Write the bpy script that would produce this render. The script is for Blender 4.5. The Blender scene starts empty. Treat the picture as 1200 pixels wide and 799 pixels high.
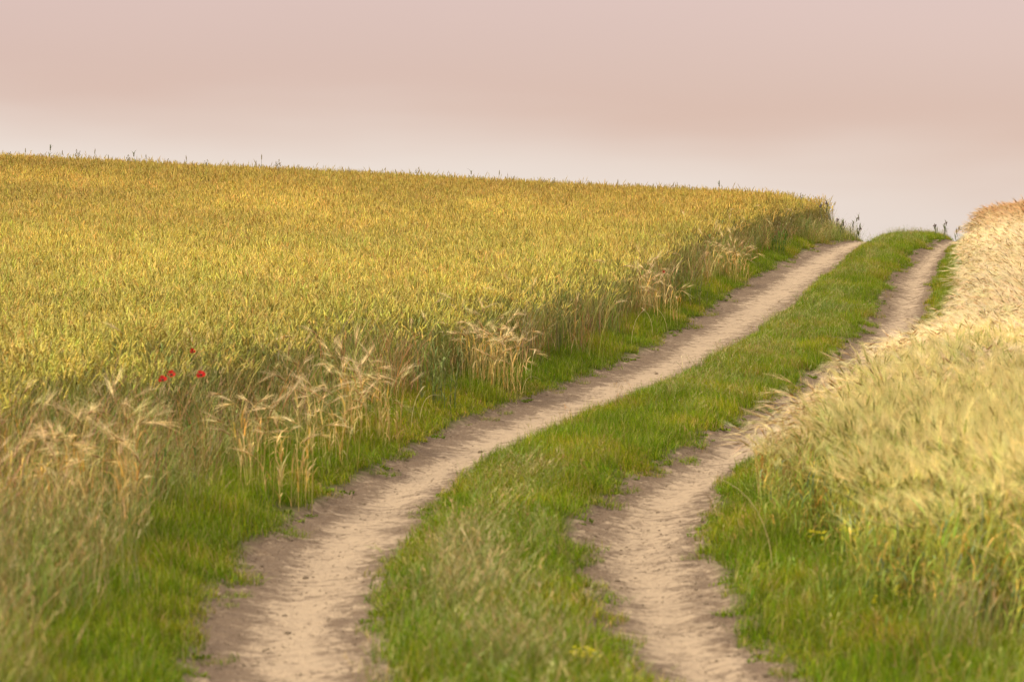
import bpy, math
import numpy as np
from mathutils import Vector

rng = np.random.default_rng(11)
scene = bpy.context.scene
COL = scene.collection
CAM_Z = 1.5

# ------------------------------------------------------------------ noise and interpolation
def _h(ix, iy, seed):
    n = (ix.astype(np.int64) * 374761393 + iy.astype(np.int64) * 668265263 + seed * 974711) & 0x7fffffff
    n = ((n ^ (n >> 13)) * 1274126177) & 0x7fffffff
    return ((n ^ (n >> 16)) & 0xffff) / 65535.0

def vnoise(x, y, seed=0):
    x = np.asarray(x, float); y = np.asarray(y, float)
    ix = np.floor(x); iy = np.floor(y)
    fx = x - ix; fy = y - iy
    fx = fx * fx * (3 - 2 * fx); fy = fy * fy * (3 - 2 * fy)
    a = _h(ix, iy, seed); b = _h(ix + 1, iy, seed); c = _h(ix, iy + 1, seed); d = _h(ix + 1, iy + 1, seed)
    return (a * (1 - fx) + b * fx) * (1 - fy) + (c * (1 - fx) + d * fx) * fy

def fbm(x, y, seed=0, o=4):
    s = 0; a = .5; t = 0
    for k in range(o):
        s = s + a * vnoise(np.asarray(x) * 2 ** k + 17.3 * k, np.asarray(y) * 2 ** k - 9.1 * k, seed + k); t += a; a *= .5
    return s / t

def sstep(a, b, x):
    t = np.clip((np.asarray(x, float) - a) / (b - a), 0, 1)
    return t * t * (3 - 2 * t)

GY = np.arange(-60, 420, .1)
def smooth(a, s):
    n = int(4 * s / .1); k = np.exp(-.5 * (np.arange(-n, n + 1) * .1 / s) ** 2); k /= k.sum()
    return np.convolve(np.pad(a, n, 'edge'), k, 'valid')

# ------------------------------------------------------------------ lie of the land
PROF = np.array([(-60, .6), (0, -1.45), (6, -1.5), (11.5, -1.5), (16, -1.41), (20, -1.25), (25, -.99), (31, -.66), (40, -.08), (50, .76),
                 (56, 1.24), (60, 1.47), (63, 1.56), (66, 1.52), (72, 1.15), (80, .35), (100, -1.6), (150, -6.5), (400, -30)])
PZ = smooth(np.interp(GY, PROF[:, 0], PROF[:, 1]), 1.6) + CAM_Z
KY = [-60, 0, 6, 9, 11.6, 13, 14.5, 16, 18, 20, 22, 24, 26, 28, 30, 33, 36, 40, 44, 48, 52, 56, 58, 60, 70, 100, 400]
kLL = [4, .3, -.62, -1.0, -1.26, -1.42, -1.51, -1.46, -1.29, -1.08, -.84, -.55, -.15, .32, .85, 1.5, 2.05, 2.72, 3.44, 4.26, 5.14, 6.03, 6.5, 7.0, 9.0, 14.5, 60]
kLR = [5, 1.05, .05, -.36, -.61, -.66, -.67, -.65, -.57, -.41, -.10, .32, .84, 1.35, 1.85, 2.5, 3.08, 3.82, 4.58, 5.35, 6.12, 6.93, 7.32, 7.75, 9.75, 15.2, 61]
kRL = [6.2, 2.1, 1.08, .69, .45, .39, .35, .34, .48, .83, 1.27, 1.77, 2.28, 2.77, 3.21, 3.84, 4.41, 5.1, 5.79, 6.5, 7.28, 8.11, 8.58, 9.08, 11.1, 16.5, 62]
kRR = [7, 2.8, 1.72, 1.31, 1.03, 1.03, 1.02, 1.03, 1.18, 1.48, 1.88, 2.4, 2.95, 3.47, 3.92, 4.54, 5.1, 5.78, 6.45, 7.12, 7.86, 8.62, 9.05, 9.6, 11.7, 17.1, 63]
def edge(k, seed, amp=.10):
    e = smooth(np.interp(GY, KY, k), .8)
    return e + amp * (fbm(GY * .8, GY * 0 + seed, seed) - .5) + amp * .9 * (fbm(GY * 3.1, GY * 0 + seed, seed + 50) - .5)
ELL, ELR, ERL, ERR = edge(kLL, 1), edge(kLR, 2), edge(kRL, 3), edge(kRR, 4)
def at(arr, y): return np.interp(y, GY, arr)
def xLL(y): return at(ELL, y)
def xLR(y): return at(ELR, y)
def xRL(y): return at(ERL, y)
def xRR(y): return at(ERR, y)
def xW(y):   # edge of the wheat
    return xLL(y) - np.interp(y, [0, 11, 15, 18, 22, 26, 31, 40, 50, 57, 61, 70], [2.2, 2.2, 2.0, 1.75, 1.45, 1.2, .95, .95, .95, .75, .8, 1.6]) + .5 * (fbm(np.asarray(y) * .7, np.asarray(y) * 0 + 3.3, 12, 3) - .5)
def xB(y):   # edge of the barley
    return xRR(y) + np.interp(y, [0, 10, 13, 16, 18, 22, 30, 48, 60], [.88, .84, .62, .50, .48, .57, .62, .60, .5])

def bump01(x, a, b, w):   # 1 inside [a,b], soft shoulders of width w
    return sstep(a - w, a + w, x) * (1 - sstep(b - w, b + w, x))

def gz(x, y, fine=True):
    x = np.asarray(x, float); y = np.asarray(y, float)
    z = at(PZ, y)
    ll, lr, rl, rr = xLL(y), xLR(y), xRL(y), xRR(y)
    tl = np.maximum(ll - x, 0); tr = np.maximum(x - rr, 0)
    far = np.interp(y, [60, 90], [1, 1])
    z = z + (.10 * sstep(0, .6, tl) + .050 * np.minimum(tl, 30) + .03 * sstep(.0, .1, tl)) * far
    z = z + .07 * sstep(0, .6, tr) + .03 * sstep(0, .1, tr) - .01 * np.minimum(tr, 30)
    z = z + .06 * bump01(x, lr + .12, rl - .12, .16) + .02 * bump01(x, lr, rl, .06)
    inl = bump01(x, ll, lr, .05) ; inr = bump01(x, rl, rr, .05)
    ul = np.clip((x - ll) / np.maximum(lr - ll, .01), 0, 1); ur = np.clip((x - rl) / np.maximum(rr - rl, .01), 0, 1)
    z = z - .035 * np.exp(-((ul - .45) / .28) ** 2) * inl - .035 * np.exp(-((ur - .5) / .28) ** 2) * inr
    z = z + .05 * (fbm(x * .35, y * .35, 7, 2) - .5)
    if fine:
        r = inl + inr
        z = z + r * (.034 * (fbm(x * 3.2, y * 2.6, 21, 3) - .5) + .020 * (fbm(x * 11, y * 11, 31, 3) - .5) + .016 * (fbm(x * 4, y * 9, 33, 4) - .5))
        e = np.exp(-(np.minimum(np.minimum(abs(x - ll), abs(x - lr)), np.minimum(abs(x - rl), abs(x - rr))) / .10) ** 2)
        z = z + .030 * e * np.maximum(fbm(x * 13, y * 13, 41, 2) - .45, 0) * 2
    return z

# ------------------------------------------------------------------ materials
def N(nt, t, **kw):
    n = nt.nodes.new(t)
    for k, v in kw.items(): setattr(n, k, v)
    return n

def mathn(nt, op, a, b=None, clamp=False):
    n = N(nt, 'ShaderNodeMath', operation=op, use_clamp=clamp)
    for i, v in enumerate((a, b)):
        if v is None: continue
        if isinstance(v, (int, float)): n.inputs[i].default_value = v
        else: nt.links.new(v, n.inputs[i])
    return n.outputs[0]

def mixc(nt, fac, a, b, mode='MIX'):
    n = N(nt, 'ShaderNodeMix', data_type='RGBA', blend_type=mode)
    for i, v in ((0, fac), (6, a), (7, b)):
        if isinstance(v, (int, float)): n.inputs[i].default_value = v
        elif isinstance(v, tuple): n.inputs[i].default_value = (*v, 1)
        else: nt.links.new(v, n.inputs[i])
    return n.outputs[2]

def maprange(nt, v, a, b, c=0., d=1.):
    n = N(nt, 'ShaderNodeMapRange', interpolation_type='SMOOTHSTEP')
    nt.links.new(v, n.inputs[0])
    for i, q in enumerate((a, b, c, d)): n.inputs[1 + i].default_value = q
    return n.outputs[0]

def noise(nt, co, scale, detail=3., rough=.55, dist=0.):
    n = N(nt, 'ShaderNodeTexNoise')
    nt.links.new(co, n.inputs['Vector'])
    n.inputs['Scale'].default_value = scale; n.inputs['Detail'].default_value = detail
    n.inputs['Roughness'].default_value = rough; n.inputs['Distortion'].default_value = dist
    return n.outputs[0]

def plant_mat(name, tinted=True, trans=.3, rough=.6, spec=.15):
    m = bpy.data.materials.new(name); m.use_nodes = True
    nt = m.node_tree; nt.nodes.clear()
    out = N(nt, 'ShaderNodeOutputMaterial')
    c = N(nt, 'ShaderNodeAttribute', attribute_name='col').outputs['Color']
    if tinted:
        t = N(nt, 'ShaderNodeAttribute', attribute_name='tint', attribute_type='INSTANCER').outputs['Color']
        c = mixc(nt, 1., c, t, 'MULTIPLY')
    co = N(nt, 'ShaderNodeTexCoord').outputs['Object']
    v = maprange(nt, noise(nt, co, 24., 2.), .3, .7, .8, 1.2)
    hs = N(nt, 'ShaderNodeHueSaturation'); nt.links.new(v, hs.inputs['Value']); nt.links.new(c, hs.inputs['Color'])
    c = hs.outputs[0]
    p = N(nt, 'ShaderNodeBsdfPrincipled'); nt.links.new(c, p.inputs['Base Color'])
    p.inputs['Roughness'].default_value = rough; p.inputs['Specular IOR Level'].default_value = spec
    tr = N(nt, 'ShaderNodeBsdfTranslucent'); nt.links.new(c, tr.inputs[0])
    ms = N(nt, 'ShaderNodeMixShader'); ms.inputs[0].default_value = trans
    nt.links.new(p.outputs[0], ms.inputs[1]); nt.links.new(tr.outputs[0], ms.inputs[2]); nt.links.new(ms.outputs[0], out.inputs[0])
    return m

def ground_mat():
    m = bpy.data.materials.new('earth'); m.use_nodes = True
    nt = m.node_tree; nt.nodes.clear()
    out = N(nt, 'ShaderNodeOutputMaterial')
    co = N(nt, 'ShaderNodeTexCoord').outputs['Object']
    wear = N(nt, 'ShaderNodeAttribute', attribute_name='wear').outputs['Fac']      # how hard wheels press here
    bare = N(nt, 'ShaderNodeAttribute', attribute_name='bare').outputs['Fac']      # bare soil against turf
    n1 = noise(nt, co, 2.2, 4., .6); n2 = noise(nt, co, 9., 5., .65, .4); n3 = noise(nt, co, 34., 4., .7); n4 = noise(nt, co, 120., 2., .6)
    mp = N(nt, 'ShaderNodeMapping'); nt.links.new(co, mp.inputs[0]); mp.inputs['Scale'].default_value = (1.7, 3.4, 1.)
    n5 = noise(nt, mp.outputs[0], 3.1, 6., .72, .9)                                # crusts and ridges lying across the ruts
    f = mathn(nt, 'ADD', mathn(nt, 'MULTIPLY', wear, .56), .24)
    for q, k in ((n1, 1.2), (n2, 2.0), (n5, 2.2), (n3, 1.4)):
        f = mathn(nt, 'ADD', f, mathn(nt, 'MULTIPLY', mathn(nt, 'SUBTRACT', q, .5), k))
    f = maprange(nt, f, -.05, .85)
    dirt = mixc(nt, f, (.105, .068, .041), (.315, .233, .148))
    dirt = mixc(nt, maprange(nt, n5, .40, .30, 0., .6), dirt, (.075, .046, .028))
    dirt = mixc(nt, maprange(nt, n4, .35, .7, .0, .25), dirt, (.38, .30, .21))
    soil = mixc(nt, n2, (.05, .045, .016), (.10, .10, .022))
    c = mixc(nt, bare, soil, dirt)
    p = N(nt, 'ShaderNodeBsdfPrincipled'); nt.links.new(c, p.inputs['Base Color'])
    p.inputs['Roughness'].default_value = .95; p.inputs['Specular IOR Level'].default_value = .1
    hgt = mathn(nt, 'ADD', mathn(nt, 'MULTIPLY', n2, .6), mathn(nt, 'ADD', mathn(nt, 'MULTIPLY', n3, .75), mathn(nt, 'MULTIPLY', n5, .25)))
    b = N(nt, 'ShaderNodeBump'); b.inputs['Strength'].default_value = 1.; b.inputs['Distance'].default_value = .03
    nt.links.new(hgt, b.inputs['Height']); nt.links.new(b.outputs[0], p.inputs['Normal'])
    nt.links.new(p.outputs[0], out.inputs[0])
    return m

M_EARTH = ground_mat()
M_LEAF = plant_mat('leaf_tinted', spec=.06, trans=.35); M_STRAW = plant_mat('straw_tinted', trans=.25, rough=.5, spec=.25)
M_AWN = plant_mat('awn_tinted', trans=.4, rough=.5, spec=.25)
M_PLANT = plant_mat('plant', tinted=False); M_DRY = plant_mat('dry_plant', tinted=False, trans=.28, rough=.5, spec=.25)
M_PETAL = plant_mat('petal', tinted=False, trans=.4)

# ------------------------------------------------------------------ mesh building
class MB:
    def __init__(s): s.v = []; s.c = []; s.f = []; s.n = 0
    def add(s, V, F, C):
        V = np.asarray(V, float); C = np.broadcast_to(np.asarray(C, float), (len(V), 3))
        s.v.append(V); s.c.append(C); s.f += [tuple(int(i) + s.n for i in q) for q in F]; s.n += len(V)
    def ribbon(s, P, W, side, C0, C1):
        P = np.asarray(P, float); n = len(P); W = np.asarray(W, float)[:, None]; side = np.asarray(side, float)
        V = np.empty((2 * n, 3)); V[0::2] = P - side * W * .5; V[1::2] = P + side * W * .5
        t = np.repeat(np.linspace(0, 1, n), 2)[:, None]
        s.add(V, [(2 * i, 2 * i + 1, 2 * i + 3, 2 * i + 2) for i in range(n - 1)], np.asarray(C0) * (1 - t) + np.asarray(C1) * t)
    def tube(s, P, R, C0, C1, k=3, twist=0.):
        P = np.asarray(P, float); n = len(P); R = np.broadcast_to(np.asarray(R, float), (n,))
        T = np.gradient(P, axis=0); T /= np.linalg.norm(T, axis=1)[:, None] + 1e-9
        ref = np.where(abs(T[:, 2:3]) > .9, np.array([[1., 0, 0]]), np.array([[0, 0, 1.]]))
        if abs(T[0, 2]) > .9: ref = np.tile([[1., .13, 0]], (n, 1))
        A = np.cross(T, ref); A /= np.linalg.norm(A, axis=1)[:, None] + 1e-9; B = np.cross(T, A)
        V = []
        for j in range(k):
            a = 2 * math.pi * j / k + twist * np.arange(n)
            V.append(P + R[:, None] * (A * np.cos(a)[:, None] + B * np.sin(a)[:, None]))
        V = np.stack(V, 1).reshape(-1, 3)
        t = np.repeat(np.linspace(0, 1, n), k)[:, None]
        F = [(i * k + j, i * k + (j + 1) % k, (i + 1) * k + (j + 1) % k, (i + 1) * k + j) for i in range(n - 1) for j in range(k)]
        F.append(tuple(range((n - 1) * k, n * k)))
        s.add(V, F, np.asarray(C0) * (1 - t) + np.asarray(C1) * t)
    def mesh(s, name, mat):
        me = bpy.data.meshes.new(name)
        V = np.concatenate(s.v); me.from_pydata(V.tolist(), [], s.f)
        C = np.concatenate(s.c); ca = me.color_attributes.new('col', 'FLOAT_COLOR', 'POINT')
        ca.data.foreach_set('color', np.column_stack([np.clip(C, 0, 1), np.ones(len(C))]).astype(np.float32).ravel())
        me.materials.append(mat)
        return me
    def build(s, name, mat, parent=None):
        o = bpy.data.objects.new(name, s.mesh(name, mat)); COL.objects.link(o); o.parent = parent
        return o

def jit(c, a=.18):
    c = np.asarray(c, float)
    return np.clip(c * (1 + rng.uniform(-a, a)) * (1 + rng.uniform(-a * .5, a * .5, 3)), 0, 1)

def bent(base, h, az, lean, nod, start=.6, n=6):
    """points of a stem of length h that leans and nods over towards azimuth az"""
    s = np.linspace(0, 1, n); th = lean * s + nod * sstep(start, 1.0, s)
    d = np.stack([np.sin(th) * math.cos(az), np.sin(th) * math.sin(az), np.cos(th)], 1)
    P = np.zeros((n, 3)); P[1:] = np.cumsum((d[1:] + d[:-1]) * .5 * h / (n - 1), 0)
    return P + np.asarray(base, float), d

def blade(mb, base, h, az, bend, w, c0, c1, n=4):
    P, d = bent(base, h, az, bend * .3, bend, .0, n)
    tw = az + math.pi / 2 + rng.uniform(-.6, .6)
    t = np.linspace(0, 1, n)
    mb.ribbon(P, w * (1 - t ** 1.6 * .92), (math.cos(tw), math.sin(tw), 0), c0, c1)

def spindle(P, R, rings, zig=.35):
    s = np.linspace(0, 1, rings); n = len(P)
    Q = np.stack([np.interp(s, np.linspace(0, 1, n), P[:, k]) for k in range(3)], 1)
    r = R * np.sin(np.pi * (s * .86 + .10)) ** .6 * (1 - zig * (np.arange(rings) % 2))
    return Q, r

# ---- wheat
W_STEM0, W_STEM1 = (.17, .19, .035), (.42, .35, .07)
W_EAR, W_EAR2 = (.68, .52, .092), (.80, .65, .18)
def wheat_stalk(mb, x, y, h):
    az = rng.uniform(0, 6.28)
    P, d = bent((x, y, 0), h, az, rng.uniform(.02, .14), rng.uniform(.05, .7), .75, 5)
    mb.tube(P, np.linspace(.0022, .0014, 5), jit(W_STEM0), jit(W_STEM1), 3)
    L = rng.uniform(.07, .10); e, _ = bent(P[-1], L, az, 0, rng.uniform(0, .35), .2, 4)
    dv = d[-1]; e = P[-1] + np.outer(np.linspace(0, 1, 4), dv) * L + (e - P[-1] - np.outer(np.linspace(0, 1, 4), (0, 0, 1)) * L)
    Q, r = spindle(e, rng.uniform(.0062, .0082), 9)
    ec = jit(W_EAR, .25); mb.tube(Q, r, ec, jit(ec, .1), 4, .4)
    for q in range(7):
        i = rng.integers(2, 9); a = rng.uniform(0, 6.28)
        v = dv + .35 * np.array([math.cos(a), math.sin(a), .2]); v /= np.linalg.norm(v)
        mb.ribbon([Q[i], Q[i] + v * rng.uniform(.015, .04)], [.0018, .0006], (math.sin(a), -math.cos(a), 0), W_EAR2, W_EAR2)
    for q in range(2):
        i = rng.uniform(.3, .85); b = P[0] + (P[-1] - P[0]) * i; a = rng.uniform(0, 6.28)
        c = jit((.17, .18, .03), .35) if rng.random() < .7 else jit((.38, .28, .08), .35)
        blade(mb, b, rng.uniform(.12, .22), a, rng.uniform(.8, 2.2), rng.uniform(.006, .010), c, jit(c, .2), 5)

def wheat_clump():
    mb = MB()
    for i in range(31):
        x, y = rng.uniform(-.17, .17, 2); wheat_stalk(mb, x, y, rng.normal(.69, .05))
    return mb

# ---- barley
def barley_stalk(stem, ear, base, h, az, ripe, nod=None, tuft=False):
    """stem and leaves go to builder STEM, head and awns to builder EAR"""
    nod = (rng.uniform(.8, 2.4) if ripe else rng.uniform(.1, 1.1)) if nod is None else nod
    if ripe: s0, s1, ec, ac = (.40, .33, .09), (.55, .42, .14), (.30, .18, .05), (.84, .71, .43)
    else:    s0, s1, ec, ac = (.26, .31, .05), (.48, .47, .10), (.36, .34, .08), (.65, .57, .23)
    L = rng.uniform(.06, .085); H = h + L
    P, d = bent(base, H, az, rng.uniform(.03, .16), nod, 1 - rng.uniform(.22, .32) * .7 / h - L / H, 12)
    k = max(2, int(round(12 * L / H)) + 1)
    stem.tube(P[:12 - k + 1], np.linspace(.0024, .0013, 12 - k + 1), jit(s0), jit(s1), 3)
    E = P[12 - k:]; Q, r = spindle(E, rng.uniform(.0055, .0075), 8, .3)
    if ripe and not tuft and rng.random() < .5: ec = (.58, .44, .19)
    ec = jit(ec, .25)
    if tuft: ac = (.80, .62, .31)
    ear.tube(Q, r, ec, jit(ec), 4, .3)
    T = d[-1]; side = np.array([-math.sin(az), math.cos(az), 0.]); up = np.cross(T, side)
    ac = jit(ac, .2)
    for q in range(24 if ripe else 20):
        i = rng.integers(0, 8); t = d[12 - k + min(k - 1, int(i * k / 8))]
        v = t + side * rng.normal(0, .17) + up * rng.normal(0, .12); v /= np.linalg.norm(v)
        l = rng.uniform(.09, .16); mid = Q[i] + v * l * .55; end = Q[i] + v * l + np.array([0, 0, -1]) * l * rng.uniform(.02, .16) + side * rng.uniform(-.015, .015)
        ws = up if q % 2 else side
        ear.ribbon([Q[i], mid, end], [.0012, .0009, .0004], ws, ac, jit(ac, .08))
    for q in range(3 if ripe else 5):
        i = rng.uniform(.12, .8); b = P[int(i * (12 - k))]; a = rng.uniform(0, 6.28)
        c = (jit((.50, .37, .12), .3) if rng.random() < .7 else jit((.50, .29, .06), .3)) if ripe else (jit((.30, .37, .05), .35) if rng.random() < .86 else jit((.22, .31, .15), .2)) if rng.random() < .72 else jit((.64, .46, .10), .3)
        blade(stem, b, rng.uniform(.14, .26), a, rng.uniform(.5, 1.9), rng.uniform(.007, .013), c, jit(c, .2), 5)

def barley_clump(ripe):
    mb = MB()
    for i in range(40 if ripe else 30):
        x, y = rng.uniform(-.17, .17, 2)
        barley_stalk(mb, mb, (x, y, 0), rng.normal(.66, .05), rng.normal(0, .9 if ripe else 1.3), ripe)
    return mb

# ---- grasses
def lush_clump(n=72, hmin=.05, hmax=.14):
    mb = MB()
    for i in range(n):
        r = .11 * math.sqrt(rng.random()); a = rng.uniform(0, 6.28)
        u = rng.random()
        c = jit((.110, .172, .004), .35) if u < .62 else jit((.20, .235, .008), .3) if u < .88 else jit((.32, .26, .08), .25)
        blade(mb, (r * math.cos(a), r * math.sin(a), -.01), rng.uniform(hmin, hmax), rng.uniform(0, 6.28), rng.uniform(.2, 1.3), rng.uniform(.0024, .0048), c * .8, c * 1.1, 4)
    return mb

def herb_clump():
    mb = MB()
    for i in range(26):
        r = .10 * math.sqrt(rng.random()); a = rng.uniform(0, 6.28); b = np.array((r * math.cos(a), r * math.sin(a), 0.))
        l = rng.uniform(.03, .08); az = rng.uniform(0, 6.28)
        P, d = bent(b, l, az, .4, 1.1, .2, 4)
        c = jit((.11, .155, .008), .3)
        mb.ribbon(P, np.array([.004, .018, .02, .004]) * rng.uniform(.6, 1.2), (-math.sin(az), math.cos(az), 0), c, c)
    return mb

def meadow_clump(n=26, h0=.16, h1=.38, cols=((.32, .28, .08), (.21, .25, .03), (.36, .27, .10)), heads=.7, spread=.13, wk=1.):
    mb = MB()
    for i in range(n):
        r = spread * math.sqrt(rng.random()); a = rng.uniform(0, 6.28); az = rng.uniform(0, 6.28)
        h = rng.uniform(h0, h1); c = jit(cols[rng.integers(len(cols))], .4)
        P, d = bent((r * math.cos(a), r * math.sin(a), 0), h, az, rng.uniform(.05, .45), rng.uniform(.1, .8), .4, 5)
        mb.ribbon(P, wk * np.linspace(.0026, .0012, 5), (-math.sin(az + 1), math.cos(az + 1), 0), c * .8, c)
        if rng.random() < heads:
            hc = jit((.34, .26, .10), .3); e = P[-1]
            for q in range(5):
                t = rng.uniform(-.06, .02); v = d[-1] + rng.uniform(-.45, .45, 3)
                b = e + d[-1] * t
                mb.ribbon([b, b + v * .014, b + v * rng.uniform(.022, .035)], [.0014, .0024, .0008], (-math.sin(az), math.cos(az), 0), hc, hc)
        if rng.random() < .7:
            blade(mb, P[0], h * rng.uniform(.4, .8), rng.uniform(0, 6.28), rng.uniform(.4, 1.4), wk * rng.uniform(.003, .005), c * .8, c, 4)
    return mb

def proto_set(name, mk, n, mat):
    c = bpy.data.collections.new(name)
    for i in range(n):
        me = mk().mesh('%s_%02d' % (name, i), mat)
        o = bpy.data.objects.new('%s_%02d' % (name, i), me); c.objects.link(o)
    return c, n

def scatter(name, x, y, sets, label, cat, tint, scl, rot=None, tilt=.08, dz=0., pick=None):
    """one object: a point at each plant's foot, a clump of the set instanced on it"""
    n = len(x); x = np.asarray(x); y = np.asarray(y); z = gz(x, y, False) + dz
    me = bpy.data.meshes.new(name); me.vertices.add(n); me.vertices.foreach_set('co', np.column_stack([x, y, z]).astype(np.float32).ravel())
    c, k = sets
    R = np.column_stack([rng.normal(0, tilt, n), rng.normal(0, tilt, n), rng.uniform(0, 6.283, n) if rot is None else rot]).astype(np.float32)
    a = me.attributes.new('rot', 'FLOAT_VECTOR', 'POINT'); a.data.foreach_set('vector', R.ravel())
    a = me.attributes.new('scl', 'FLOAT_VECTOR', 'POINT'); a.data.foreach_set('vector', np.asarray(scl, np.float32).ravel())
    a = me.attributes.new('idx', 'INT', 'POINT'); a.data.foreach_set('value', (rng.integers(0, k, n) if pick is None else pick).astype(np.int32))
    a = me.attributes.new('tint', 'FLOAT_COLOR', 'POINT'); a.data.foreach_set('color', np.column_stack([tint, np.ones(n)]).astype(np.float32).ravel())
    o = bpy.data.objects.new(name, me); COL.objects.link(o)
    g = bpy.data.node_groups.new(name + '_nodes', 'GeometryNodeTree')
    g.interface.new_socket('Geometry', in_out='INPUT', socket_type='NodeSocketGeometry'); g.interface.new_socket('Geometry', in_out='OUTPUT', socket_type='NodeSocketGeometry')
    gi = g.nodes.new('NodeGroupInput'); go = g.nodes.new('NodeGroupOutput')
    ip = g.nodes.new('GeometryNodeInstanceOnPoints'); ci = g.nodes.new('GeometryNodeCollectionInfo')
    ci.inputs['Collection'].default_value = c; ci.inputs['Separate Children'].default_value = True; ci.inputs['Reset Children'].default_value = True
    ip.inputs['Pick Instance'].default_value = True
    def attr(nm, t):
        q = g.nodes.new('GeometryNodeInputNamedAttribute'); q.data_type = t; q.inputs['Name'].default_value = nm; return q.outputs['Attribute']
    g.links.new(gi.outputs[0], ip.inputs['Points']); g.links.new(ci.outputs[0], ip.inputs['Instance'])
    g.links.new(attr('idx', 'INT'), ip.inputs['Instance Index']); g.links.new(attr('rot', 'FLOAT_VECTOR'), ip.inputs['Rotation'])
    g.links.new(attr('scl', 'FLOAT_VECTOR'), ip.inputs['Scale']); g.links.new(ip.outputs[0], go.inputs[0])
    md = o.modifiers.new('scatter', 'NODES'); md.node_group = g
    o['kind'] = 'stuff'; o['label'] = label; o['category'] = cat
    return o

def grid_pts(y0, y1, step, xa, xb):
    """jittered grid between the curves xa(y) and xb(y)"""
    X, Y = [], []
    for y in np.arange(y0, y1, step):
        a, b = float(xa(y)), float(xb(y))
        if b <= a: continue
        xs = np.arange(a, b, step) + rng.uniform(0, step)
        X.append(xs); Y.append(np.full(len(xs), y))
    X = np.concatenate(X); Y = np.concatenate(Y)
    return X + rng.uniform(-.5, .5, len(X)) * step, Y + rng.uniform(-.5, .5, len(X)) * step

def sc3(s, hz): return np.column_stack([s, s, s * hz])
def lerp3(a, b, t): t = np.asarray(t)[:, None]; return np.asarray(a) * (1 - t) + np.asarray(b) * t

# ------------------------------------------------------------------ ground and ruts
def build_ground():
    ys = np.concatenate([np.arange(-40, 7, .6), np.arange(7, 26, .025), np.arange(26, 64, .035), np.arange(64, 80, .4), np.arange(80, 410, 8.)])
    outl = -np.concatenate([np.array([260, 180, 120, 80, 55, 40, 30, 22, 16, 12, 9, 7, 5.5, 4.3, 3.4, 2.7, 2.2, 1.8, 1.5, 1.2, 1.0]), np.linspace(.85, .035, 22)])
    u = np.linspace(0, 1, 27)
    us = np.linspace(0, 1, 41)
    ll, lr, rl, rr = xLL(ys), xLR(ys), xRL(ys), xRR(ys)
    cols = [ll + t for t in outl]
    i0 = len(cols); cols += [ll + (lr - ll) * q for q in u]; i1 = len(cols) - 1
    cols += [lr + (rl - lr) * q for q in us[1:-1]]
    i2 = len(cols); cols += [rl + (rr - rl) * q for q in u]; i3 = len(cols) - 1
    cols += [rr - t for t in outl[::-1]]
    X = np.stack(cols, 1); Y = np.repeat(ys[:, None], X.shape[1], 1); Z = gz(X, Y)
    LLb, LRb, RLb, RRb = (q[:, None] for q in (ll, lr, rl, rr))
    ul = (X - LLb) / (LRb - LLb); ur = (X - RLb) / (RRb - RLb)
    wl = np.exp(-((ul - .52 - .22 * (fbm(Y * .15, Y * 0, 5, 2) - .5)) / .25) ** 2) - .75 * np.exp(-((ul - .12) / .15) ** 2) - .3 * np.exp(-((ul - .95) / .10) ** 2)
    wr = .85 * np.exp(-((ur - .55) / .27) ** 2) - .55 * np.exp(-((ur - .1) / .14) ** 2) - .35 * np.exp(-((ur - .95) / .10) ** 2)
    wear = np.where(ul < 1.3, wl, wr) - .22 * sstep(24, 40, Y) * (ur > -.1)
    wear = np.clip(wear, -1, 1)
    dout = np.where(X < LLb, LLb - X, np.where(X < LRb, 0, np.where(X < RLb, np.minimum(X - LRb, RLb - X), np.where(X < RRb, 0, X - RRb))))
    bare = 1 - sstep(.02, .14, dout + .10 * (fbm(X * 9, Y * 9, 77, 3) - .5))
    nr, nc = X.shape
    def sub(name, a, b):
        w = b - a + 1; V = np.stack([X[:, a:b + 1], Y[:, a:b + 1], Z[:, a:b + 1]], 2).reshape(-1, 3)
        i = (np.arange(nr - 1)[:, None] * w + np.arange(w - 1)[None]).ravel()
        return V, np.column_stack([i, i + 1, i + 1 + w, i + w]), wear[:, a:b + 1].ravel(), bare[:, a:b + 1].ravel()
    def link(name, parts):
        V, F, Wr, B = [], [], [], []; n = 0
        for v, f, w, b in parts: V.append(v); F.append(f + n); Wr.append(w); B.append(b); n += len(v)
        V = np.concatenate(V); F = np.concatenate(F).astype(np.int32)
        me = bpy.data.meshes.new(name); me.vertices.add(len(V)); me.vertices.foreach_set('co', V.astype(np.float32).ravel())
        me.loops.add(F.size); me.loops.foreach_set('vertex_index', F.ravel()); me.polygons.add(len(F)); me.polygons.foreach_set('loop_start', np.arange(len(F), dtype=np.int32) * 4)
        me.polygons.foreach_set('use_smooth', np.ones(len(F), bool)); me.update(calc_edges=True)
        for nm, q in (('wear', Wr), ('bare', B)):
            a = me.attributes.new(nm, 'FLOAT', 'POINT'); a.data.foreach_set('value', np.concatenate(q).astype(np.float32))
        me.materials.append(M_EARTH)
        o = bpy.data.objects.new(name, me); COL.objects.link(o); o['kind'] = 'structure'
        return o
    o = link('ground', [sub('', 0, i0), sub('', i1, i2), sub('', i3, nc - 1)])
    o['label'] = 'rolling farmland soil under the crops and grass'; o['category'] = 'ground'
    o = link('dirt_track', [sub('', i0, i1)]); o['label'] = 'pale dirt wheel rut beside the wheat, running up over the crest'; o['category'] = 'track'
    o = link('dirt_track', [sub('', i2, i3)]); o['label'] = 'pale dirt wheel rut beside the barley, partly hidden by it'; o['category'] = 'track'
build_ground()

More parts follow.
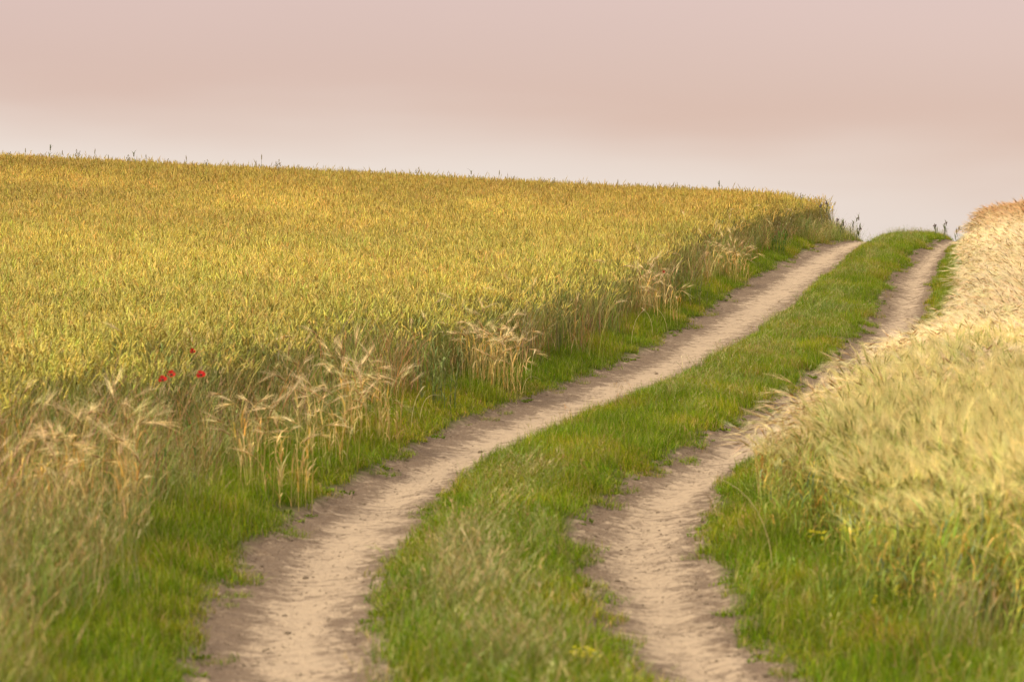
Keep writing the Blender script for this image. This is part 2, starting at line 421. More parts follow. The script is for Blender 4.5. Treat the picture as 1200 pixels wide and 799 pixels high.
# ------------------------------------------------------------------ the crops
S_WHEAT = proto_set('wheat_clump', wheat_clump, 10, M_STRAW)
S_BR = proto_set('ripe_barley_clump', lambda: barley_clump(True), 8, M_AWN)
S_BG = proto_set('green_barley_clump', lambda: barley_clump(False), 10, M_AWN)
S_LUSH = proto_set('lush_clump', lush_clump, 8, M_LEAF)
S_HERB = proto_set('herb_clump', herb_clump, 5, M_LEAF)
S_MEAD = proto_set('meadow_clump', meadow_clump, 8, M_STRAW)
S_TALL = proto_set('tall_grass_clump', lambda: meadow_clump(19, .38, .78, ((.42, .31, .08), (.26, .28, .035), (.42, .23, .09), (.17, .23, .02), (.52, .40, .14), (.36, .25, .15)), .8, .16, 1.5), 8, M_STRAW)

x, y = grid_pts(9, 72, .27, lambda y: -.2 * max(y, 18) - 5, lambda y: xW(y))
n = len(x)
inside = xW(y) - x
edge_t = 1 - sstep(.0, 1.2, inside + .8 * (fbm(x * .7, y * .7, 61, 3) - .5))
gr = np.clip(1 - sstep(20, 46, y) + 1.1 * (fbm(x * .3, y * .16, 62, 3) - .5) + .5 * edge_t, 0, 1)
tint = lerp3((.86, .83, .74), (.79, .86, .75), gr)
tint = tint * (1 + .5 * (fbm(x * .5, y * .28, 63, 4) - .5))[:, None] * rng.uniform(.88, 1.12, n)[:, None]
tint = tint * lerp3((1, 1, 1), (.84, .78, .72), sstep(42, 58, y))
q = rng.random(n)[:, None]
tint = tint * np.where(q < .22, (1.02, .94, 1.3), np.where(q < .42, (.84, .92, .95), (.97, .98, 1.08)))
hz = (1 + .10 * (fbm(x * .25, y * .25, 64, 3) - .5)) * rng.uniform(.95, 1.06, n) * (1 - .32 * rng.random(n) * (1 - sstep(.0, .7, inside)))
scatter('wheat_field', x, y, S_WHEAT, 'golden wheat standing over the whole slope beside the track', 'wheat', tint, sc3(np.ones(n), hz))

x, y = grid_pts(11.9, 72, .27, lambda y: xB(y) + .08, lambda y: .2 * max(y, 18) + 5)
x = x + .12 * (fbm(x * 2, y * 2, 71, 2) - .5)
n = len(x)
ripe = sstep(15, 29, y + 5 * (fbm(x * .6, y * .5, 72, 3) - .5))
isr = rng.random(n) < ripe
keep = rng.random(n) < .68 + .32 * sstep(.1, .7, np.minimum(x - xB(y), y - 12.2))
inb = x - xB(y)
swirl = math.radians(150) + 2.6 * (fbm(x * .33, y * .22, 73, 2) - .5) * 2 + rng.normal(0, .5, n) + 3. * (1 - sstep(0, .8, inb)) * rng.uniform(-1, 1, n)
orange = sstep(50, 58, y + 6 * (fbm(x * .5, y * .3, 75, 3) - .5) + 1.2 * np.maximum(x - .14 * y, 0))
tint = lerp3((.97, .96, .95), (.70, .52, .38), orange) * lerp3((.97, .95, .90), (1., 1., 1.), sstep(20, 36, y)) * (1 + .55 * (fbm(x * .9, y * .4, 74, 3) - .5))[:, None] * rng.uniform(.9, 1.1, n)[:, None]
hz = (1 + .12 * (fbm(x * .3, y * .3, 76, 3) - .5)) * rng.uniform(.93, 1.07, n) * (.82 + .18 * sstep(-.1, .6, np.minimum(inb, (y - 12.1) * 1.2))) * (1 - (1 - sstep(-.15, 1.0, np.minimum(inb, y - 12.1))) * rng.uniform(.0, .42, n))
lab = 'ripe cream barley with long awns bending over beside the track'
scatter('barley_field', x[isr], y[isr], S_BR, lab, 'barley', tint[isr], sc3(np.ones(n), hz)[isr], swirl[isr])
q = ~isr & keep
scatter('green_barley_field', x[q], y[q], S_BG, 'greener barley standing nearest the camera, long pale awns', 'barley', tint[q], sc3(np.ones(n), hz * .98)[q], swirl[q])

# ------------------------------------------------------------------ grass of strip and verges
def lush(name, y0, y1, step, xa, xb, label, keep=lambda x, y: np.ones(len(x), bool), hs=1.):
    x, y = grid_pts(y0, y1, step, xa, xb); dd = np.min([abs(x - xLL(y)), abs(x - xLR(y)), abs(x - xRL(y)), abs(x - xRR(y))], 0)
    k = (dd > .085 + .34 * (fbm(x * 2.6, y * 2.2, 84, 3) - .5)) & ((fbm(x * 2.5, y * 1.7, 85, 3) > .36) | (rng.random(len(x)) < .35))
    x = x[k]; y = y[k]; n = len(x)
    dry = np.clip(sstep(.40, .80, fbm(x * 2.1, y * 1.0, 81, 4)), 0, 1)
    t = lerp3((.92, .97, 1.0), (1.55, 1.14, 1.6), dry) * (1 + .5 * (fbm(x * 2.2, y * 1.4, 82, 3) - .5))[:, None]
    s = rng.uniform(.75, 1.2, n) * hs
    dd = np.min([abs(x - xLL(y)), abs(x - xLR(y)), abs(x - xRL(y)), abs(x - xRR(y))], 0)
    hz = (1 + 1.3 * (fbm(x * 1.7, y * 1.2, 83, 3) - .5)) * (.45 + .55 * sstep(.0, .28, dd))
    return scatter(name, x, y, S_LUSH, label, 'grass', t, sc3(s, hz), tilt=.15)
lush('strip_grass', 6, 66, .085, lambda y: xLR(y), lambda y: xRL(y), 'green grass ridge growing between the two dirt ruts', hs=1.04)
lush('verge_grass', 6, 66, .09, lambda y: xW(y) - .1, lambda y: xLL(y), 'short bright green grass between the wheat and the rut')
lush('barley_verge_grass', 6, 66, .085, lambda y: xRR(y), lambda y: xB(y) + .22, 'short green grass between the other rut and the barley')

def herbs():
    X, Y = [], []
    for e, sgn in ((xLL, -1), (xLR, 1), (xRL, -1), (xRR, 1)):
        y = rng.uniform(7, 62, 420); d = rng.exponential(.14, 420) - .01
        X.append(e(y) + sgn * d); Y.append(y)
    x = np.concatenate(X); y = np.concatenate(Y); n = len(x)
    k = fbm(x * 1.5, y * 1.5, 91, 2) > .5; x = x[k]; y = y[k]; n = len(x)
    scatter('edge_weeds', x, y, S_HERB, 'low broad leaved weeds creeping along the edges of the ruts', 'weeds', np.repeat(rng.uniform(.8, 1.3, n)[:, None], 3, 1), sc3(rng.uniform(.3, .65, n), np.ones(n)))
herbs()

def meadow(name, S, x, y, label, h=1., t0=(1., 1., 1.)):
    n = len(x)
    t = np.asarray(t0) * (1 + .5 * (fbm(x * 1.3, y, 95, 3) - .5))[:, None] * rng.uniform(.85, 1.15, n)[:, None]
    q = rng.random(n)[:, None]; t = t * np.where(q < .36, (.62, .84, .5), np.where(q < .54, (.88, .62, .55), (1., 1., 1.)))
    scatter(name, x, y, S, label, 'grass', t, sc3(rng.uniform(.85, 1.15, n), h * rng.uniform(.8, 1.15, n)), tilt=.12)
x, y = grid_pts(6, 66, .15, xLR, xRL)
u = (x - xLR(y)) / (xRL(y) - xLR(y))
p = np.exp(-((u - .45) / .3) ** 2) * sstep(.36, .62, fbm(x * 1.1, y * .6, 96, 3) + .16 * (y < 15) + .15 * (y > 30))
k = rng.random(len(x)) < p * .42
meadow('strip_meadow_grass', S_MEAD, x[k], y[k], 'dry seeding grass stems standing in the middle of the green ridge', .58, (.95, 1.0, .9))
x, y = grid_pts(6, 64, .16, lambda y: xW(y) - .9, lambda y: xLL(y) - .25)
d = xLL(y) - x; w = xLL(y) - xW(y)
p = sstep(.35, .75, d / w + .35 * (fbm(x, y * .7, 97, 3) - .5))
k = rng.random(len(x)) < p * (.28 + .6 * sstep(.40, .62, fbm(x * .9, y * .5, 99, 3))) * np.interp(y, [17, 24], [1., .62])
meadow('wheat_edge_grass', S_TALL, x[k], y[k], 'tall brownish wild grasses mixed along the edge of the wheat', .92 - .35 * sstep(46, 56, y[k]))
x, y = grid_pts(6, 64, .17, lambda y: xW(y) - .3, lambda y: xLL(y) - .1)
d = xLL(y) - x; p = sstep(.25, .6, d + .6 * (fbm(x, y * .7, 98, 3) - .5) - .25)
k = rng.random(len(x)) < np.maximum(p * np.interp(y, [12, 19, 24], [1.0, .95, .5]), (y > 56) * .8)
meadow('verge_meadow_grass', S_MEAD, x[k], y[k], 'wispy grey green grass on the bank below the wheat', .95, (1.0, 1.0, .95))
x, y = grid_pts(6, 60, .19, lambda y: xRR(y) + .2, lambda y: xB(y) + .1)
k = rng.random(len(x)) < .3
meadow('barley_edge_grass', S_MEAD, x[k], y[k], 'loose wild grass stems at the foot of the barley', .6, (.95, 1.1, .75))

# ------------------------------------------------------------------ single things
def P2G(u, v, h=0.):
    """where the sight line through the photograph's pixel meets the land, h above it"""
    y = np.arange(8, 62, .02); x = (u - 600) / 3333 * y; zl = CAM_Z + (364 - v) / 3333 * y
    d = gz(x, y, False) + h - zl
    i = np.where(d > 0)[0]
    i = i[0] if len(i) else int(np.argmax(d))
    return float(x[i]), float(y[i])
def gzf(x, y): return float(gz(np.array([x]), np.array([y]), False)[0])
def thing(name, label, cat, x, y, rz=0., group=None, dz=0.):
    o = bpy.data.objects.new(name, None); COL.objects.link(o); o.empty_display_size = .1
    o.location = (x, y, gzf(x, y) + dz); o.rotation_euler = (0, 0, rz)
    o['label'] = label; o['category'] = cat
    if group: o['group'] = group
    return o
def tag(o, label, cat, group=None):
    o['label'] = label; o['category'] = cat
    if group: o['group'] = group
    return o
def copy_child(src, parent):
    c = src.copy(); COL.objects.link(c); c.parent = parent
    for ch in src.children: copy_child(ch, c)
    return c

# tufts of pale barley that stray along the wheat's edge
STALK = []
for i in range(14):
    s, e = MB(), MB(); barley_stalk(s, e, (0, 0, -.02), rng.normal(.58, .06), 0., True, rng.uniform(.3, 2.1), True)
    STALK.append((s.mesh('barley_stalk', M_DRY), e.mesh('barley_ear', M_DRY)))
TUFTS = [(40, 632, 34, .42, 'broad tuft of pale barley in the lowest corner of the wheat edge'),
         (122, 632, 14, .2, 'small loose tuft of pale barley beside the broad corner tuft'),
         (320, 585, 16, .22, 'greenish gold barley tuft with drooping heads above the green verge'),
         (385, 545, 12, .16, 'slim barley tuft with two bright tilted heads on the wheat edge'),
         (435, 520, 22, .2, 'dense straw coloured barley tuft left of the lone big tuft'),
         (575, 457, 36, .26, 'big orange straw barley tuft standing alone against the green verge'),
         (770, 375, 22, .24, 'grey straw barley tuft with a red poppy beside it'),
         (855, 330, 24, .26, 'orange barley tuft highest up the wheat edge near the crest')]
for u, v, n, sp, lab in TUFTS:
    x, y = P2G(u, v)
    t = thing('barley_tuft', lab, 'barley', x, y, 0, 'stray barley tufts along the wheat edge')
    for i in range(int(n * 2.1)):
        sm, em = STALK[rng.integers(14)]
        s = bpy.data.objects.new('stalk', sm); COL.objects.link(s); s.parent = t
        r = sp * 1.35 * math.sqrt(rng.random()); a = rng.uniform(0, 6.28)
        dx, dy = r * math.cos(a), r * math.sin(a) * 1.3
        s.location = (dx, dy, gzf(x + dx, y + dy) - gzf(x, y)); s.rotation_euler = (rng.normal(0, .07), rng.normal(0, .07), rng.normal(math.pi if rng.random() < .55 else 0, .8))
        q = rng.uniform(.78, 1.08); s.scale = (q, q, q * rng.uniform(.85, 1.22))
        e = bpy.data.objects.new('ear', em); COL.objects.link(e); e.parent = s

for i in range(90):   # lone barley plants scattered through the same edge
    y = 13.5 + 40 * rng.random() ** 1.3; x = float(xW(y)) + rng.uniform(-.5, .55)
    sm, em = STALK[rng.integers(14)]
    s = bpy.data.objects.new('barley_plant', sm); COL.objects.link(s); s.location = (x, y, gzf(x, y)); s.rotation_euler = (rng.normal(0, .1), rng.normal(0, .1), rng.uniform(0, 6.28))
    q = rng.uniform(.8, 1.12); s.scale = (q, q, q * rng.uniform(.95, 1.25)); tag(s, 'lone pale barley plant growing among the wild grass of the wheat edge', 'barley', 'lone barley plants along the wheat edge')
    e = bpy.data.objects.new('ear', em); COL.objects.link(e); e.parent = s

# poppies
def poppy(u, v, h, lab, size=1., wilt=0.):
    x, y = P2G(u, v, h)
    t = thing('poppy', lab, 'poppy', x, y, 0., 'red poppies in the wheat')
    m = MB(); P, d = bent((0, 0, 0), h, 0, .05, .1, .5, 6); m.tube(P, np.linspace(.002, .0013, 6), (.10, .14, .04), (.16, .15, .06), 4); m.build('stem', M_PLANT, t)
    m = MB()
    for k in range(4):
        a = k * math.pi / 2 + .2; R = (.029 if k % 2 else .025) * size
        V = [(0, 0, 0)]; F = []
        for i in range(1, 4):
            for j in range(5):
                ph = a + (j - 2) * .36 * (1 if i > 1 else .8); r = R * i / 3 * (1 - .06 * abs(j - 2)); V.append((r * math.cos(ph), r * math.sin(ph), R * (.25 + .5 * wilt + .3) * (i / 3) ** 1.5 + rng.uniform(-.003, .003)))
        F = [(0, 1 + j, 2 + j) for j in range(4)]
        for i in range(2):
            for j in range(4): b = 1 + i * 5 + j; F.append((b, b + 5, b + 6, b + 1))
        V = np.array(V); ta = rng.uniform(.5, 1.15); ct, st = math.cos(ta), math.sin(ta); V = np.column_stack([V[:, 0], V[:, 1] * ct - V[:, 2] * st, V[:, 1] * st + V[:, 2] * ct])
        m.add(V + P[-1], F, [(.10, .01, .01)] + [(.44, .020, .014)] * 15)
    m.build('petals', M_PETAL, t)
    m = MB(); m.tube(P[-1] + np.array([(0, 0, 0), (0, 0, .006), (0, 0, .012)]), [.005, .007, .004], (.02, .02, .02), (.05, .06, .02), 8); m.build('seed_head', M_PLANT, t)
    m = MB()
    for k in range(3): blade(m, P[k], .10, k * 2.2, 1.2, .012, (.08, .14, .03), (.10, .15, .04), 5)
    m.build('leaves', M_PLANT, t)
poppy(183, 446, .78, 'red poppy furthest from the track, touching its neighbour', 1.05)
poppy(193, 440, .80, 'darker red poppy just above the outermost one', 1.05)
poppy(228, 440, .80, 'brightest open red poppy, alone nearer the track', 1.15)
poppy(219, 413, .82, 'small dull red poppy above the other three', .8, .8)
poppy(775, 319, .62, 'single orange red poppy beside the straw tuft up the slope', .75)

# weeds standing above the crops on the skyline
def weed_meshes(kind):
    m = MB(); h = 1.0
    P, d = bent((0, 0, 0), h, 0, .08, .15, .5, 7); m.tube(P, np.linspace(.006, .003, 7), (.22, .21, .09), (.27, .25, .13), 4)
    hd = MB()
    if kind == 0:
        Q, r = spindle(P[-1] + np.outer(np.linspace(0, 1, 4), (.1, 0, 1)) * .12, .012, 9, .3); hd.tube(Q, r, (.27, .23, .13), (.30, .26, .16), 6, .4)
    elif kind == 1:
        for k in range(14):
            a = rng.uniform(0, 6.28); b = P[-1] - d[-1] * rng.uniform(0, .22); v = np.array([math.cos(a) * .5, math.sin(a) * .5, .8]) * rng.uniform(.04, .10)
            hd.tube([b, b + v], [.002, .0015], (.15, .14, .07), (.15, .14, .07), 3)
            hd.tube([b + v, b + v * 1.25, b + v * 1.5], [.004, .010, .003], (.27, .23, .14), (.3, .26, .16), 5)
    else:
        for k in range(12):
            b = P[3 + k % 4]; a = rng.uniform(0, 6.28)
            blade(hd, b, rng.uniform(.10, .2), a, 1.0, .022, (.12, .15, .06), (.13, .15, .07), 5)
        Q, r = spindle(P[-1] + np.outer(np.linspace(0, 1, 4), (.0, 0, 1)) * .08, .015, 7, .3); hd.tube(Q, r, (.25, .22, .14), (.27, .24, .16), 6, .4)
    return m.mesh('stem', M_PLANT), hd.mesh('seed_head', M_PLANT)
WK = [weed_meshes(k) for k in (0, 1, 2, 0, 1)]
SKY = [(15, 181, 1), (31, 178, 0), (57, 175, 2), (70, 181, 0), (90, 178, 1), (107, 179, 0), (132, 186, 0), (148, 184, 1), (161, 182, 2), (174, 186, 0), (200, 189, 1), (222, 187, 0),
       (241, 190, 1), (296, 193, 0), (306, 186, 0), (328, 190, 1), (350, 197, 0), (468, 203, 0), (492, 199, 1), (549, 203, 2), (582, 204, 0), (647, 211, 1), (723, 215, 0), (845, 217, 2), (880, 224, 0), (941, 229, 1)]
for i, (u, v, k) in enumerate(SKY):
    y = rng.uniform(58.5, 60.5); x = (u - 600) / 3333 * y; top = CAM_Z + (367 - v) / 3333 * y
    h = top - gzf(x, y); sm, hm = WK[k if k < 2 else 2]
    t = thing('tall_weed', {0: 'thin weed with one dark spike poking above the wheat skyline', 1: 'feathery branched weed poking above the wheat skyline', 2: 'leafy thick topped weed poking above the wheat skyline'}[k], 'weed', x, y, rng.uniform(0, 6.28), {0: 'spiked skyline weeds', 1: 'feathery skyline weeds', 2: 'leafy skyline weeds'}[k])
    t.scale = (1, 1, max(.7, min(h / 1.08, 1.45)))
    for nm, me in (('stem', sm), ('seed_head', hm)):
        o = bpy.data.objects.new(nm, me); COL.objects.link(o); o.parent = t

def crest_weed(u, v, y, h, az, lean, lab, nl=16, leafy=1.):
    x = (u - 600) / 3333 * y
    t = thing('crest_weed', lab, 'weed', x, y, 0)
    P, d = bent((0, 0, 0), h, az, lean, .15, .3, 9)
    P[:, 0] += .025 * np.sin(np.arange(9) * 1.9); m = MB(); m.tube(P, np.linspace(.006, .003, 9), (.15, .15, .07), (.18, .17, .10), 4); m.build('stem', M_PLANT, t)
    m = MB()
    for k in range(int(nl * 1.5)):
        b = P[rng.integers(2, 9)]; a = rng.uniform(0, 6.28); blade(m, b, rng.uniform(.07, .16) * leafy, a, rng.uniform(.2, 1.2), .019 * leafy, (.15, .17, .06), (.17, .18, .08), 5)
    m.build('leaves', M_PLANT, t)
    m = MB()
    for k in range(5):
        b = P[-1] + rng.normal(0, .015, 3); m.tube([b, b + (0, 0, .02), b + (.005, 0, .04)], [.006, .012, .004], (.16, .12, .11), (.2, .15, .14), 6)
    m.build('flower_head', M_PLANT, t)
crest_weed(972, 270, 60, .72, math.pi, .12, 'tall twisting weed at the end of the wheat on the crest')
crest_weed(996, 279, 60.3, .52, 0., .55, 'leaning weed beside the rut where it meets the sky')
crest_weed(982, 276, 60, .42, 2., .1, 'short weed between the twisting and the leaning weeds', 12)
crest_weed(1107, 286, 60.4, .36, 1., .1, 'upright weed on the crest beside the barley', 14)
crest_weed(1097, 287, 60.4, .26, 3., .2, 'short thin weed left of the upright one by the barley', 8)
crest_weed(1120, 284, 60.2, .28, 0., .3, 'squat weed touching the barley corner on the crest', 12)

crest_weed(986, 280, 59.6, .38, 1.2, .25, 'bushy low weed at the foot of the twisting crest weed', 26, 1.2)
crest_weed(1004, 281, 60, .30, .3, .3, 'low weed on the crest just right of the leaning one', 20)
crest_weed(964, 268, 59.5, .62, 2.4, .15, 'slim weed against the last wheat on the crest', 14)
# green leafy clumps among the wheat's edge
def leafy(u, v, h, w, n, col, lab):
    x, y = P2G(u, v)
    t = thing('leafy_weed', lab, 'weed', x, y)
    ms, ml = MB(), MB()
    for i in range(n):
        a = rng.uniform(0, 6.28); r = w * math.sqrt(rng.random()) * .6
        P, d = bent((r * math.cos(a), r * math.sin(a), -.02), h * rng.uniform(.65, 1.05), a, .15, .3, .4, 7)
        ms.tube(P, np.linspace(.004, .0015, 7), jit((.10, .13, .04)), jit((.13, .17, .05)), 3)
        for k in range(9):
            b = P[rng.integers(1, 7)]; c = jit(col, .3); blade(ml, b, rng.uniform(.06, .16), rng.uniform(0, 6.28), rng.uniform(.5, 1.6), rng.uniform(.008, .016), c * .85, c * 1.1, 5)
    ms.build('stems', M_PLANT, t); ml.build('leaves', M_PLANT, t)
leafy(640, 412, .85, .30, 12, (.13, .18, .03), 'dark green leafy weed clump as tall as the wheat, mid slope')
leafy(665, 402, .75, .25, 8, (.17, .20, .05), 'grey green leafy weed next to the dark mid slope clump')
leafy(912, 297, .45, .22, 12, (.075, .16, .015), 'bright green broad leaved weed near the top of the wheat edge')
leafy(810, 360, .55, .4, 14, (.20, .20, .05), 'olive leafy weed between the two highest barley tufts')
leafy(510, 478, .55, .35, 14, (.19, .21, .06), 'grey green bushy weed left of the big orange tuft')
x, y = P2G(240, 606); tag(lush_clump(150, .16, .34).build('grass_tuft', M_PLANT), 'thick dark green grass tuft on the bank under the barley tufts', 'grass tuft').location = (x, y, gzf(x, y))

LW = []
for k in range(4):
    ml = MB(); cc_ = ((.20, .23, .06), (.15, .20, .04), (.27, .22, .10), (.22, .25, .07))[k]
    for i in range(9):
        a = rng.uniform(0, 6.28); r = .14 * math.sqrt(rng.random())
        P, d = bent((r * math.cos(a), r * math.sin(a), -.02), rng.uniform(.35, .68), a, .2, .35, .4, 7)
        ml.tube(P, np.linspace(.004, .0015, 7), jit(cc_), jit(cc_), 3)
        for j in range(10):
            b = P[rng.integers(1, 7)]; c = jit(cc_, .35); blade(ml, b, rng.uniform(.04, .11), rng.uniform(0, 6.28), rng.uniform(.5, 1.6), rng.uniform(.006, .013), c * .85, c * 1.1, 5)
    LW.append(ml.mesh('edge_weed', M_PLANT))
for i in range(40):
    y = 14 + 43 * rng.random(); x = float(xW(y)) + rng.uniform(-.25, .4)
    o = bpy.data.objects.new('edge_weed', LW[i % 4]); COL.objects.link(o); o.location = (x, y, gzf(x, y)); o.rotation_euler = (0, 0, rng.uniform(0, 6.28)); q = rng.uniform(.75, 1.15); o.scale = (q, q, q)
    tag(o, 'bushy olive weed mixed into the ragged edge of the wheat', 'weed', 'bushy weeds along the wheat edge')

# yellow flowers
def yellow(u, v, h, w, n, lab, fs=.010):
    x, y = P2G(u, v, h)
    t = thing('yellow_flower', lab, 'flower', x, y)
    for i in range(n):
        m = MB(); a = rng.uniform(0, 6.28); r = w * rng.random()
        P, d = bent((r * math.cos(a), r * math.sin(a), -.01), h * rng.uniform(.75, 1.1), a, .2, .2, .3, 6); m.tube(P, np.linspace(.0025, .001, 6), (.10, .16, .03), (.13, .19, .03), 3)
        for k in range(3): blade(m, P[k], .06, rng.uniform(0, 6.28), 1., .008, (.09, .16, .02), (.1, .17, .02), 4)
        so = m.build('stem', M_PLANT, t)
        m = MB()
        for k in range(7):
            b = P[-1] + np.array([rng.normal(0, .012), rng.normal(0, .012), rng.uniform(-.035, .01)])
            for q in range(4):
                aq = q * 1.57 + k; v = np.array([math.cos(aq), math.sin(aq), .35]) * fs; sd = np.array([-math.sin(aq), math.cos(aq), 0])
                m.ribbon([b, b + v * .6, b + v], [.003, fs * .9, fs * .5], sd, (.72, .60, .02), (.78, .66, .03))
        m.build('blossom', M_PETAL, so)
yellow(975, 618, .42, .10, 4, 'yellow flowering weed at the foot of the barley', .009)
yellow(694, 752, .14, .07, 4, 'low yellow flower in the green ridge beside the rut', .010)
yellow(1025, 690, .25, .06, 2, 'tiny yellow flower below the barley awns', .007)

# fallen and leaning straws
def straw(u, v, L, az, lean, nod, lab, w=.0026):
    x, y = P2G(u, v, .04); m = MB()
    P, d = bent((0, 0, .02), L, az, lean, nod, .45, 9); P[:, 2] = np.maximum(P[:, 2], .03)
    m.tube(P, np.linspace(w, w * .4, 9), (.42, .34, .13), (.58, .47, .24), 4)
    e = P[-1]
    for k in range(8):
        v_ = d[-1] + rng.uniform(-.3, .3, 3); m.ribbon([e - d[-1] * .04 * rng.random(), e + v_ * .03], [.004, .001], (-math.sin(az), math.cos(az), 0), (.55, .44, .22), (.55, .44, .22))
    o = m.build('straw', M_DRY); o.location = (x, y, gzf(x, y)); return tag(o, lab, 'straw', 'loose straws over the grass')
straw(905, 662, .62, math.pi * .98, 1.0, .3, 'long pale straw leaning out of the grass toward the rut, below the barley')
straw(612, 462, .30, .35, .9, 1.2, 'arched straw bending over the verge right of the big tuft')
straw(622, 446, .32, 1.0, .35, .2, 'upright leaning straw right of the big tuft')
straw(492, 492, .34, .2, .8, 1.0, 'bent straw below the grey green bushy weed')
straw(482, 500, .36, .6, .5, .2, 'leaning straw with a pale head in the verge below the bushy weed')
straw(782, 388, .50, 2.9, 1.15, .3, 'straw lying across the verge near the grey tuft')
straw(740, 402, .45, .5, .6, .3, 'straw leaning up the verge below the grey tuft')
straw(765, 392, .40, 2.4, .7, .4, 'crossed straw beside the one lying across the verge')
straw(800, 437, .25, 1.6, .9, .5, 'short straw in the verge halfway up the track')
straw(985, 420, .22, .2, .8, .6, 'short pale straw in the green ridge high up the track')
straw(560, 700, .35, 2.2, .5, .4, 'pale straw standing in the green ridge near the camera')

# free standing dry grass tufts
TM = [meadow_clump(34, .22, .46, ((.30, .24, .08), (.14, .19, .03), (.36, .26, .12), (.20, .22, .04)), .6, .14).mesh('dry_grass_tuft', M_DRY) for i in range(5)]
def tufts(n, fx, lab, grp, y0, y1, hs):
    for i in range(n):
        y = rng.uniform(y0, y1); x = fx(y)
        o = bpy.data.objects.new('dry_grass_tuft', TM[rng.integers(5)]); COL.objects.link(o)
        o.location = (x, y, gzf(x, y)); o.rotation_euler = (0, 0, rng.uniform(0, 6.28)); s = rng.uniform(.8, 1.2); o.scale = (s, s, s * hs); tag(o, lab, 'grass tuft', grp)
tufts(40, lambda y: float(xLL(y)) - rng.uniform(.42, 1.4), 'dry wispy grass tuft on the bank in the lowest corner', 'dry tufts on the near bank', 11, 17, .95)
tufts(36, lambda y: float(xLR(y) + (xRL(y) - xLR(y)) * rng.normal(.45, .13)), 'dry tan grass tuft on the ridge between the ruts near the camera', 'dry tufts on the near ridge', 10.5, 15.5, .66)
tufts(8, lambda y: float(xB(y)) + rng.uniform(-.1, .4), 'pinkish dry grass tuft in the corner below the barley', 'dry tufts below the barley', 11, 12.5, .8)

# little green tufts growing in the ruts, and clods
gm = lush_clump(60, .04, .08).mesh('green_tuft', M_PLANT)
for u, v, s, lab in ((265, 714, .55, 'small green grass tuft alone on the edge of the rut'), (700, 656, .4, 'tiny green tuft at the ridge side of the other rut'), (818, 622, .9, 'green tuft reaching into the rut below the barley'), (655, 600, .8, 'green tuft spilling from the ridge into the wheel rut')):
    x, y = P2G(u, v); o = bpy.data.objects.new('green_tuft', gm); COL.objects.link(o); o.location = (x, y, float(gz(np.array([x]), np.array([y]))[0])); o.scale = (s, s, s); tag(o, lab, 'grass tuft')
def clod_mesh(seed):
    import bmesh
    bm = bmesh.new(); bmesh.ops.create_icosphere(bm, subdivisions=3, radius=1.)
    for v in bm.verts:
        c = np.array(v.co); k = .7 + .65 * float(fbm(c[0] * 1.6 + seed * 3.1 + 5, c[1] * 1.6 + c[2] * 1.3, seed, 3)); v.co = v.co * k; v.co.z *= .6
    me = bpy.data.meshes.new('soil_clod'); bm.to_mesh(me); bm.free()
    for nm, val in (('wear', .7 + .25 * seed), ('bare', 1.)):
        a = me.attributes.new(nm, 'FLOAT', 'POINT'); a.data.foreach_set('value', np.full(len(me.vertices), val, np.float32))
    me.materials.append(M_EARTH); return me
CM = [clod_mesh(i) for i in range(4)]
for i in range(80):
    y = 9.5 + 35 * rng.random() ** 1.6
    a, b = ((xLL, xLR), (xRL, xRR))[i % 2]; q = rng.beta(.5, .5) * .94 + .03
    x = float(a(y) + (b(y) - a(y)) * q); o = bpy.data.objects.new('soil_clod', CM[rng.integers(4)]); COL.objects.link(o)
    s = rng.uniform(.007, .017) * (1.25 if y > 20 else 1); o.scale = (s, s, s); o.rotation_euler = (0, 0, rng.uniform(0, 6.28)); o.location = (x, y, float(gz(np.array([x]), np.array([y]))[0]) + s * .15)
    tag(o, 'small clod of dry brown soil lying in the ' + ('rut beside the wheat' if i % 2 == 0 else 'rut beside the barley'), 'clod', 'soil clods in the ' + ('wheat side rut' if i % 2 == 0 else 'barley side rut'))

cc = bpy.data.collections.new('crumbs')
for i in range(4): cc.objects.link(bpy.data.objects.new('crumb_%d' % i, CM[i]))
X, Y, S = [], [], []
for k, (a, b) in enumerate(((xLL, xLR), (xRL, xRR))):
    m = 9000; y = 8.5 + 50 * rng.random(m) ** 1.25; q = np.where(rng.random(m) < .6, rng.beta(.45, .45, m), rng.random(m)) * 1.1 - .05
    X.append(a(y) + (b(y) - a(y)) * q); Y.append(y); S.append(.0028 + .0065 * rng.random(m) ** 3)
X = np.concatenate(X); Y = np.concatenate(Y); S = np.concatenate(S); k = fbm(X * 2.5, Y * 2.5, 55, 3) > .42; X = X[k]; Y = Y[k]; S = S[k]
scatter('soil_crumbs', X, Y, (cc, 4), 'loose crumbs of dry soil over both wheel ruts', 'soil', np.ones((len(X), 3)), sc3(S, np.ones(len(X))), dz=gz(X, Y) - gz(X, Y, False))

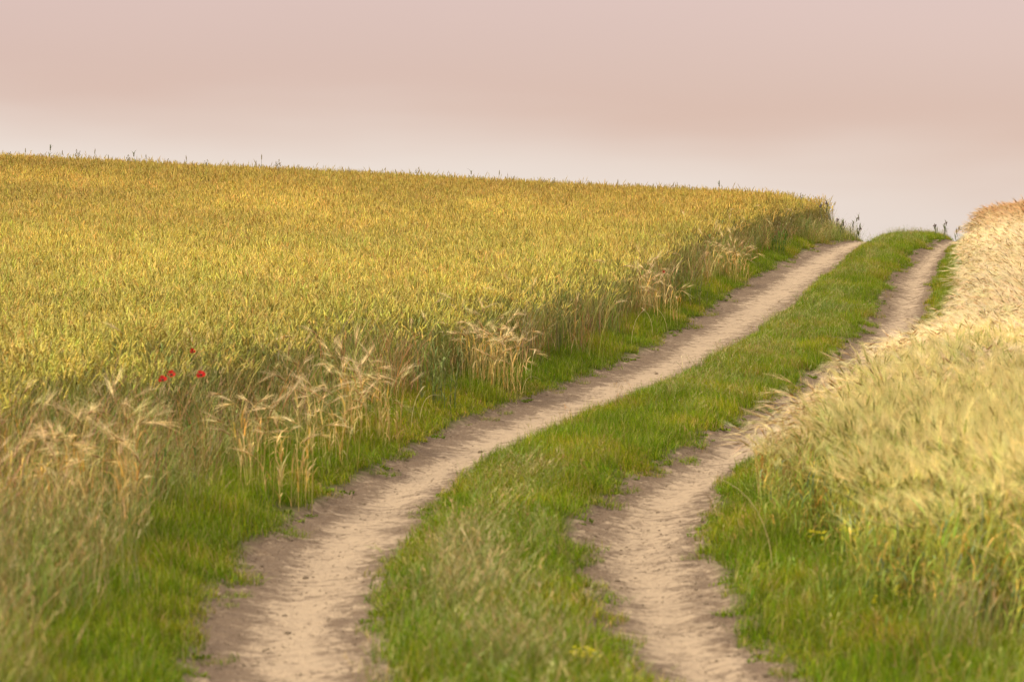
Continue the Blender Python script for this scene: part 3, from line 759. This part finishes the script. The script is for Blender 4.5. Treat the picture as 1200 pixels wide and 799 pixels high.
# ------------------------------------------------------------------ sky, sun, camera
sun_dir = Vector((-.70, -.42, .72)).normalized()
w = bpy.data.worlds.new('World'); scene.world = w; w.use_nodes = True
nt = w.node_tree; nt.nodes.clear()
out = N(nt, 'ShaderNodeOutputWorld')
sky = N(nt, 'ShaderNodeTexSky', sky_type='NISHITA'); sky.sun_disc = False
sky.sun_elevation = math.asin(sun_dir.z); sky.sun_rotation = math.atan2(sun_dir.x, sun_dir.y); sky.dust_density = 3.
b1 = N(nt, 'ShaderNodeBackground'); nt.links.new(sky.outputs[0], b1.inputs[0]); b1.inputs[1].default_value = .05
co = N(nt, 'ShaderNodeTexCoord').outputs['Generated']
sx = N(nt, 'ShaderNodeSeparateXYZ'); nt.links.new(co, sx.inputs[0])
el = sx.outputs[2]; az = sx.outputs[0]
mp = N(nt, 'ShaderNodeMapping'); nt.links.new(co, mp.inputs[0]); mp.inputs['Scale'].default_value = (2.5, 2.5, 14.)
nz = noise(nt, mp.outputs[0], 2.2, 3., .5)
e2 = mathn(nt, 'ADD', el, mathn(nt, 'MULTIPLY', az, .070))
e2 = mathn(nt, 'ADD', e2, mathn(nt, 'MULTIPLY', mathn(nt, 'SUBTRACT', nz, .5), .030))
PALE, PINK, TOP, ZEN = (.525, .445, .405), (.390, .224, .170), (.41, .238, .182), (1.25, 1.12, 1.0)
c = mixc(nt, maprange(nt, e2, .033, .080), PALE, PINK)
c = mixc(nt, maprange(nt, e2, .08, .12), c, TOP)
c = mixc(nt, maprange(nt, el, .12, .7), c, ZEN)
b2 = N(nt, 'ShaderNodeBackground'); nt.links.new(c, b2.inputs[0]); b2.inputs[1].default_value = .95
ad = N(nt, 'ShaderNodeAddShader'); nt.links.new(b1.outputs[0], ad.inputs[0]); nt.links.new(b2.outputs[0], ad.inputs[1]); nt.links.new(ad.outputs[0], out.inputs[0])

L = bpy.data.lights.new('sun', 'SUN'); L.energy = 3.5; L.angle = math.radians(6); L.color = (1., .92, .76)
lo = bpy.data.objects.new('sun', L); COL.objects.link(lo); lo.rotation_euler = (-sun_dir).to_track_quat('-Z', 'Y').to_euler()

cam = bpy.data.cameras.new('camera'); cam.lens = 100; cam.sensor_width = 36; cam.clip_start = .1; cam.clip_end = 3000
cam.dof.use_dof = True; cam.dof.focus_distance = 40; cam.dof.aperture_fstop = 5.0
co_ = bpy.data.objects.new('camera', cam); COL.objects.link(co_); co_.location = (0, 0, CAM_Z)
co_.rotation_euler = (math.pi / 2 - math.atan(35.5 / 3333), 0, 0)
scene.camera = co_
scene.view_settings.view_transform = 'Standard'; scene.view_settings.look = 'None'; scene.view_settings.exposure = .5
scene.cycles.max_bounces = 6; scene.cycles.diffuse_bounces = 4; scene.cycles.transmission_bounces = 4
scene.cycles.filter_width = 1.35
